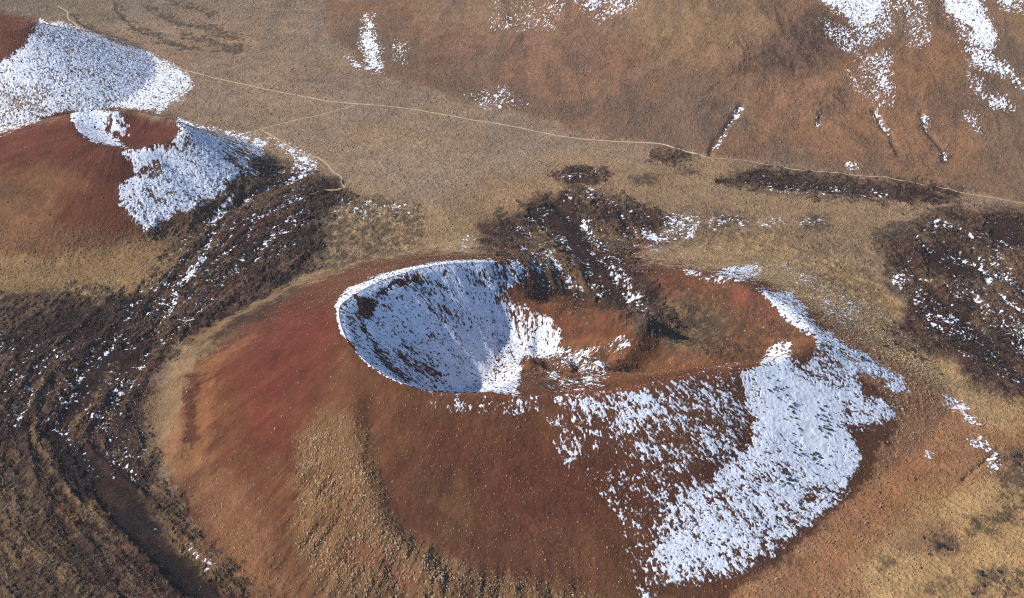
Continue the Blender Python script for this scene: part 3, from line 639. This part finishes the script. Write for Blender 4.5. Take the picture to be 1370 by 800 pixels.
def road(pts, w, label, c, name='dirt_track'):
    W = []
    for a, b in pts:                                  # iterate so that the track lies where the photo shows it on sloping ground
        z = 0.
        for _ in range(6): x, y = at(a, b, z); z = float(height(x, y)[0])
        W.append((float(x), float(y)))
    P = catmull(W, 2.5); n = len(P)
    P = P + np.stack([vn(np.arange(n) / 9., 0 * np.arange(n) + len(pts), 81) - .5, vn(np.arange(n) / 9., 0 * np.arange(n), 82) - .5], -1) * 1.6
    T = np.gradient(P, axis=0); T /= np.hypot(T[:, 0], T[:, 1])[:, None]; Nn = np.stack([-T[:, 1], T[:, 0]], -1)
    ww = w * (.8 + .5 * vn(np.arange(n) / 5., 0 * np.arange(n) + 3, 83))
    offs = np.array([-.5, -.25, 0, .25, .5]); rows = []
    for o_ in offs:
        Q = P + Nn * (ww * o_)[:, None]
        zz = zsurf(Q[:, 0], Q[:, 1])
        zz = np.maximum(zz, np.convolve(np.pad(zz, 2, mode='edge'), np.ones(5) / 5, 'valid'))
        rows.append(np.column_stack([Q, zz + (.22 if abs(o_) < .4 else .02)]))
    co = np.stack(rows, 1).reshape(-1, 3); k = len(offs)
    a = (np.arange(n - 1)[:, None] * k + np.arange(k - 1)[None]).ravel()
    q = np.stack([a, a + 1, a + k + 1, a + k], -1)
    cl_ = np.array(c) * (.85 + .3 * vn(co[:, 0] / 4, co[:, 1] / 4, 84))[:, None]
    me = mesh_np(name, co, q.ravel(), np.arange(len(q)) * 4, M_road, cl_)
    # face the sky
    link(name, me, label, 'track', 'structure'); ROADS.append(P)
M_road = attr_mat('track_dust')
rc = srgb(184, 160, 130, 1.0)
road([(78,8),(90,16),(92,24),(105,37),(118,46),(150,60),(185,76),(215,86),(248,94),(300,107),(360,120),(400,128),(440,135),(480,139),(530,143),(570,149),(620,158),(680,168),(740,180),(790,187),(840,190),(880,192),(910,200),(950,211)], 2.3, 'long pale dirt track winding across the middle of the plain', rc)
road([(950,211),(1000,215),(1060,226),(1120,232),(1180,238),(1240,248),(1290,258),(1370,272),(1480,290)], 1.3,
     'faint far stretch of the track along the foot of the mountain', rc * .85)
road([(480,139),(455,146),(430,153),(390,162),(350,173),(325,180)], 2.3, 'faint pale side track branching off toward the small cone', rc * .96)
road([(248,94),(255,104),(252,118),(232,132),(208,143),(192,151),(170,160)], 2.2, 'short pale track curving round the foot of the snowy hill', rc * .95)
road([(350,173),(372,186),(390,197),(405,206),(425,211),(438,220),(447,230),(456,236),(457,245),(461,251)], 2.6, 'pale track bending down to the edge of the lava field', srgb(180,152,118,1.0))
road([(461,251),(450,254),(430,255),(415,260)], 4.0, 'short wide sandy turnout at the lava edge', srgb(170,140,106,.95))
road([(190,7),(215,3),(240,-2),(260,-8)], 1.8, 'faint pale track at the very top of the plain', rc * .8)
log('roads')
# ------------------------------------------------------------------ tussocks and scrub
def at_grid(fi, fj, A):
    i0 = np.clip(fi.astype(np.int32), 0, NC - 2); j0 = np.clip(fj.astype(np.int32), 0, NR - 2); u = fi - i0; v_ = fj - j0
    if A.ndim == 3: u = u[:, None]; v_ = v_[:, None]
    return (A[j0, i0] * (1 - u) + A[j0, i0 + 1] * u) * (1 - v_) + (A[j0 + 1, i0] * (1 - u) + A[j0 + 1, i0 + 1] * u) * v_
# number per cell from its real area
ex = np.hypot(X[:-1, 1:] - X[:-1, :-1], 0); ey = np.abs(Y[:-1, :-1] - Y[1:, :-1])
area = (ex * ey)
inview = ((pxg > -140) & (pxg < 1510) & (pyg > -150) & (pyg < 960))[:-1, :-1]
tf = tuft[:-1, :-1] * (.55 + .9 * sstep(.3, .7, fbm(X[:-1, :-1] / 18, Y[:-1, :-1] / 18, 3, 91)))
snz = SNOW[:-1, :-1]; 
tf = np.where(snz, (.16 + .25 * tf) * (1 - .85 * sstep(.95, 1.05, S0[:-1, :-1])), tf)
dens = tf * .24
lam = np.where(inview, dens * area, 0)
cnt = rng.poisson(lam)
jj, ii = np.nonzero(cnt); rep = cnt[jj, ii]; jj = np.repeat(jj, rep); ii = np.repeat(ii, rep)
n = len(jj)
fi = ii + rng.random(n); fj = jj + rng.random(n)
tx = at_grid(fi, fj, X); ty = at_grid(fi, fj, Y); tz = at_grid(fi, fj, Z); tc = at_grid(fi, fj, col); tb = at_grid(fi, fj, big); tl = at_grid(fi, fj, lav)
# keep the tracks clear
if True:
    keep = np.ones(n, bool)
    for P in ROADS:
        m = (tx > P[:, 0].min() - 5) & (tx < P[:, 0].max() + 5) & (ty > P[:, 1].min() - 5) & (ty < P[:, 1].max() + 5)
        idx = np.nonzero(m)[0]; d = np.full(len(idx), 1e9)
        for a, b in zip(P[:-1:3], P[3::3]):
            near = np.nonzero(np.abs(tx[idx] - a[0]) < 14)[0]
            if len(near): d[near] = np.minimum(d[near], np.hypot(tx[idx[near]] - (a[0] + b[0]) / 2, ty[idx[near]] - (a[1] + b[1]) / 2))
        keep[idx[d < 3.2]] = False
else: keep = None
tx, ty, tz, tc, tb, tl, ii, jj = [a[keep] for a in (tx, ty, tz, tc, tb, tl, ii, jj)]; n = len(tx)
log('tussocks', n)
k = cls.reshape(NR - 1, NC - 1)[jj, ii]
onsnow = (k >= 30)
size = rng.lognormal(-.66, .36, n) * (1 + .45 * tb) * (1 - .1 * tl)
size = np.where(k == 1, size * .82, size)
straw = np.array([.42, .31, .20]); mixv = np.select([k == 1, (k >= 11) & (k < 30)], [.62, .8], .5) * (.3 + .7 * rng.random(n))
base_c = tc * (rng.uniform(.8, 1.5, n)[:, None])
base_c = base_c * (1 - mixv[:, None]) + straw * np.where((k >= 11) & (k < 30), .62, 1.0)[:, None] * mixv[:, None] * rng.uniform(.5, 1.2, n)[:, None]
base_c = np.where((k == 1)[:, None], base_c * 1.35, base_c)
base_c = np.where(onsnow[:, None], np.array([.085, .07, .045]) * rng.uniform(.6, 1.6, n)[:, None], base_c)
def tufts(name, sel, label, cat):
    idx = np.nonzero(sel)[0]; m = len(idx)
    if not m: return
    a0 = rng.random(m) * 6.28; s = size[idx]
    hgt = s * rng.uniform(.55, 1.15, m)
    ang = a0[:, None] + np.arange(5)[None] * 2 * math.pi / 5
    rr = s[:, None] * rng.uniform(.75, 1.2, (m, 5)); r2_ = s[:, None] * rng.uniform(.55, .85, (m, 5))
    v0 = np.stack([np.cos(ang) * rr, np.sin(ang) * rr, np.full((m, 5), -.5)], -1)
    v1 = np.stack([np.cos(ang + .3) * r2_, np.sin(ang + .3) * r2_, hgt[:, None] * rng.uniform(.5, .85, (m, 5))], -1)
    v2 = np.stack([rng.normal(0, .15, m) * s, rng.normal(0, .15, m) * s, hgt], -1)[:, None]
    co = np.concatenate([v0, v1, v2], 1) + np.stack([tx[idx], ty[idx], tz[idx]], -1)[:, None]
    f = []
    for i in range(5):
        j = (i + 1) % 5; f += [(i, j, 5 + j), (i, 5 + j, 5 + i), (5 + i, 5 + j, 10)]
    f = np.array(f); L_ = (f[None] + (np.arange(m) * 11)[:, None, None]).reshape(-1)
    cc_ = np.repeat(base_c[idx], 11, 0)
    me = mesh_np(name, co.reshape(-1, 3), L_, np.arange(m * 15) * 3, M_tuft, cc_)
    link(name, me, label, cat, 'stuff')
    log(name, m)
tufts('tussock_grass', (k == 0), 'straw coloured tussocks dotted over the open plain', 'grass')
tufts('tussock_grass', (k == 1), 'tussocks and scrub on the flanks of the big rust red cone', 'grass')
tufts('tussock_grass', (k == 2) | (k == 3), 'sparse tussocks on the small cone and the hill behind it', 'grass')
tufts('tussock_grass', (k == 4), 'small tussocks covering the reddish mountain slope', 'grass')
tufts('scrub', (k >= 11) & (k < 30), 'brown scrub growing over the rough lava', 'scrub')
tufts('scrub', onsnow, 'dark low scrub poking through the snow', 'scrub')
# ------------------------------------------------------------------ single shrubs and rocks one can tell apart
def shrub_mesh(name, seed, flat=1.0, lobes=9, c=(.06, .055, .03)):
    r_ = np.random.default_rng(seed); cos = []; L_ = []; nb = 0
    t = (1 + 5 ** .5) / 2
    ico = np.array([(-1,t,0),(1,t,0),(-1,-t,0),(1,-t,0),(0,-1,t),(0,1,t),(0,-1,-t),(0,1,-t),(t,0,-1),(t,0,1),(-t,0,-1),(-t,0,1)]) / math.hypot(1, t)
    F = [(0,11,5),(0,5,1),(0,1,7),(0,7,10),(0,10,11),(1,5,9),(5,11,4),(11,10,2),(10,7,6),(7,1,8),(3,9,4),(3,4,2),(3,2,6),(3,6,8),(3,8,9),(4,9,5),(2,4,11),(6,2,10),(8,6,7),(9,8,1)]
    for i in range(lobes):
        a = r_.random() * 6.28; d = .75 * r_.random() ** .5; s = r_.uniform(.3, .55)
        v_ = ico * s * r_.uniform(.75, 1.25, (12, 1)); v_ = v_ * (1, 1, flat); v_ += (math.cos(a) * d, math.sin(a) * d, .3 * (1 - d) + .15)
        cos.append(v_); L_ += [x + nb for f in F for x in f]; nb += 12
    co = np.vstack(cos); cc_ = np.array(c) * r_.uniform(.6, 1.5, (len(co), 1))
    return mesh_np(name, co, L_, np.arange(len(L_) // 3) * 3, M_tuft, cc_)
def find_ground(px_, py_):
    """march the view ray down to the land"""
    a = (px_ - 685) / FP; b = (400 - py_) / FP
    d = np.array([a, cP + b * sP, -sP + b * cP])
    t = np.linspace(900, 3200, 4601); P = d[None] * t[:, None] + np.array([0, 0, H])
    z = zsurf(P[:, 0], P[:, 1]); i = np.argmax(P[:, 2] < z)
    return P[i, 0], P[i, 1], z[i]
shm = [shrub_mesh('shrub', 100 + i, .9) for i in range(5)]
def shrubs(pts, label, group, smin, smax_, name='shrub', meshes=shm, cat='shrub'):
    for a, b in pts:
        x, y, z = find_ground(a, b); s = rng.uniform(smin, smax_)
        o = link(name, meshes[rng.integers(len(meshes))], label, cat, None, group, (x, y, z - .1 * s))
        o.scale = (s, s, s * rng.uniform(.7, 1.1)); o.rotation_euler = (0, 0, rng.random() * 6.28)
def cluster(cx, cy, rx, ry, m, tilt=0):
    q = rng.normal(0, .5, (m, 2)); return [(cx + rx * a + tilt * b, cy + ry * b) for a, b in q]
g = 'dark shrubs on the smooth snow of the big cone'
shrubs(cluster(1104, 566, 10, 24, 26, 4), 'dark shrub in the tight clump on the smooth bright snow of the big cone', g, .9, 1.7)
shrubs(cluster(1062, 550, 14, 26, 16) + cluster(1066, 600, 12, 20, 10), 'lone dark shrub scattered on the smooth snow beside the tight clump', g, .8, 1.6)
shrubs(cluster(1092, 610, 16, 16, 14) + cluster(1062, 640, 20, 12, 12), 'dark shrub low on the snow near the foot of the big cone', g, .9, 1.8)
shrubs(cluster(1030, 520, 22, 14, 14), 'small dark shrub high on the snow just under the crest of the big cone', g, .7, 1.2)
shrubs(cluster(560, 480, 40, 24, 26), 'dark shrub on the blue shaded snow inside the big crater', 'dark shrubs inside the big crater', .7, 1.3)
rkm = [shrub_mesh('rock', 200 + i, .7, 6, (.035, .03, .028)) for i in range(4)]
def rock(px_, py_, s, label, name='rock_outcrop'):
    x, y, z = find_ground(px_, py_); o = link(name, rkm[rng.integers(4)], label, 'rock', None, None, (x, y, z - .1 * s)); o.scale = (s * 1.5, s, s * .8); o.rotation_euler = (0, 0, rng.random() * 6.28)
for a, b, s, l in ((1259, 731, 4.0, 'largest black rock outcrop on the bright tan ground'), (1270, 736, 2.2, 'small black rock just beside the largest outcrop'), (1236, 720, 1.8, 'little dark rock up the slope from the largest outcrop'),
                   (1244, 742, 1.6, 'little dark rock down the slope from the largest outcrop'), (1314, 768, 3.0, 'dark rock in the bright tan grass near the bottom edge of the land'), (1337, 766, 2.4, 'dark rock farthest toward the corner of the bright tan ground'),
                   (1317, 783, 2.2, 'low dark rock just below the pair of rocks on the tan ground'), (1304, 794, 2.0, 'lowest dark rock on the bright tan ground'), (1177, 659, 1.8, 'dark rock alone on the brown slope beside the snow foot'),
                   (1224, 642, 2.0, 'dark rock midway along the brown slope under the golden ground'), (1258, 500, 1.4, 'small dark rock on the golden ground below the purple lava'), (1153, 479, 2.6, 'black rock beside the upper snow tongue of the big cone'),
                   (1184, 464, 3.0, 'blue grey rock on the golden ground just above the snow tongue'), (1360, 610, 3.5, 'long black rock rib at the far side of the golden ground'), (1362, 622, 3.0, 'lower black rib under the long black rock rib')):
    rock(a, b, s, l)
log('singles')
# ------------------------------------------------------------------ air
hx0, hx1, hy0, hy1 = X.min() - 50, X.max() + 50, min(Y.min(), 0) - 50, Y.max() + 50; hz0, hz1 = Z.min() - 1.5, max(Z.max(), H) + 12
hv = np.array([(a, b, c) for a in (hx0, hx1) for b in (hy0, hy1) for c in (hz0, hz1)])
hf = np.array([0,1,3,2, 4,6,7,5, 0,4,5,1, 2,3,7,6, 0,2,6,4, 1,5,7,3])
hm = bpy.data.materials.new('haze'); hm.use_nodes = True; hn = hm.node_tree; hn.nodes.clear()
ho = hn.nodes.new('ShaderNodeOutputMaterial'); pv = hn.nodes.new('ShaderNodeVolumePrincipled'); pv.inputs['Density'].default_value = HAZE; pv.inputs['Color'].default_value = (.9, .92, .96, 1)
hn.links.new(pv.outputs[0], ho.inputs['Volume'])
link('haze', mesh_np('haze', hv, hf, np.arange(6) * 4, hm), 'faint pale haze in the air over the land', 'haze', 'stuff')

# ------------------------------------------------------------------ light, sky, camera
az = math.radians(188); el = math.radians(35.5)      # direction to the sun in the ground plane, from +X
sd = (math.cos(az) * math.cos(el), math.sin(az) * math.cos(el), math.sin(el))
sun = bpy.data.lights.new('sun', 'SUN'); sun.energy = 4.6; sun.angle = math.radians(.5); sun.color = (1, .94, .85)
so = bpy.data.objects.new('sun', sun); root.objects.link(so)
from mathutils import Vector
so.rotation_euler = Vector(sd).to_track_quat('Z', 'Y').to_euler(); so.location = (0, 0, 1500)
w = bpy.data.worlds.new('World'); sc.world = w; w.use_nodes = True
nt = w.node_tree; nt.nodes.clear()
sky = nt.nodes.new('ShaderNodeTexSky'); sky.sky_type = 'NISHITA'; sky.sun_disc = False; sky.sun_elevation = el
sky.sun_rotation = math.atan2(sd[0], sd[1]); sky.altitude = 2500; sky.air_density = 1.0; sky.ozone_density = 5
bg = nt.nodes.new('ShaderNodeBackground'); bg.inputs[1].default_value = .14
wo = nt.nodes.new('ShaderNodeOutputWorld'); nt.links.new(sky.outputs[0], bg.inputs[0]); nt.links.new(bg.outputs[0], wo.inputs[0])
cam = bpy.data.cameras.new('camera'); cam.sensor_width = 36; cam.lens = 18 / math.tan(math.radians(18)); cam.clip_start = 1; cam.clip_end = 60000
co_ = bpy.data.objects.new('camera', cam); root.objects.link(co_); co_.location = (0, 0, H); co_.rotation_euler = (math.pi / 2 - PIT, 0, 0); sc.camera = co_
sc.view_settings.view_transform = 'Standard'; sc.view_settings.look = 'None'; sc.view_settings.exposure = 0.3; sc.view_settings.gamma = 1
sc.cycles.use_denoising = False; sc.cycles.filter_width = 1.05
sc.cycles.max_bounces = 4; sc.cycles.diffuse_bounces = 2
log('done')
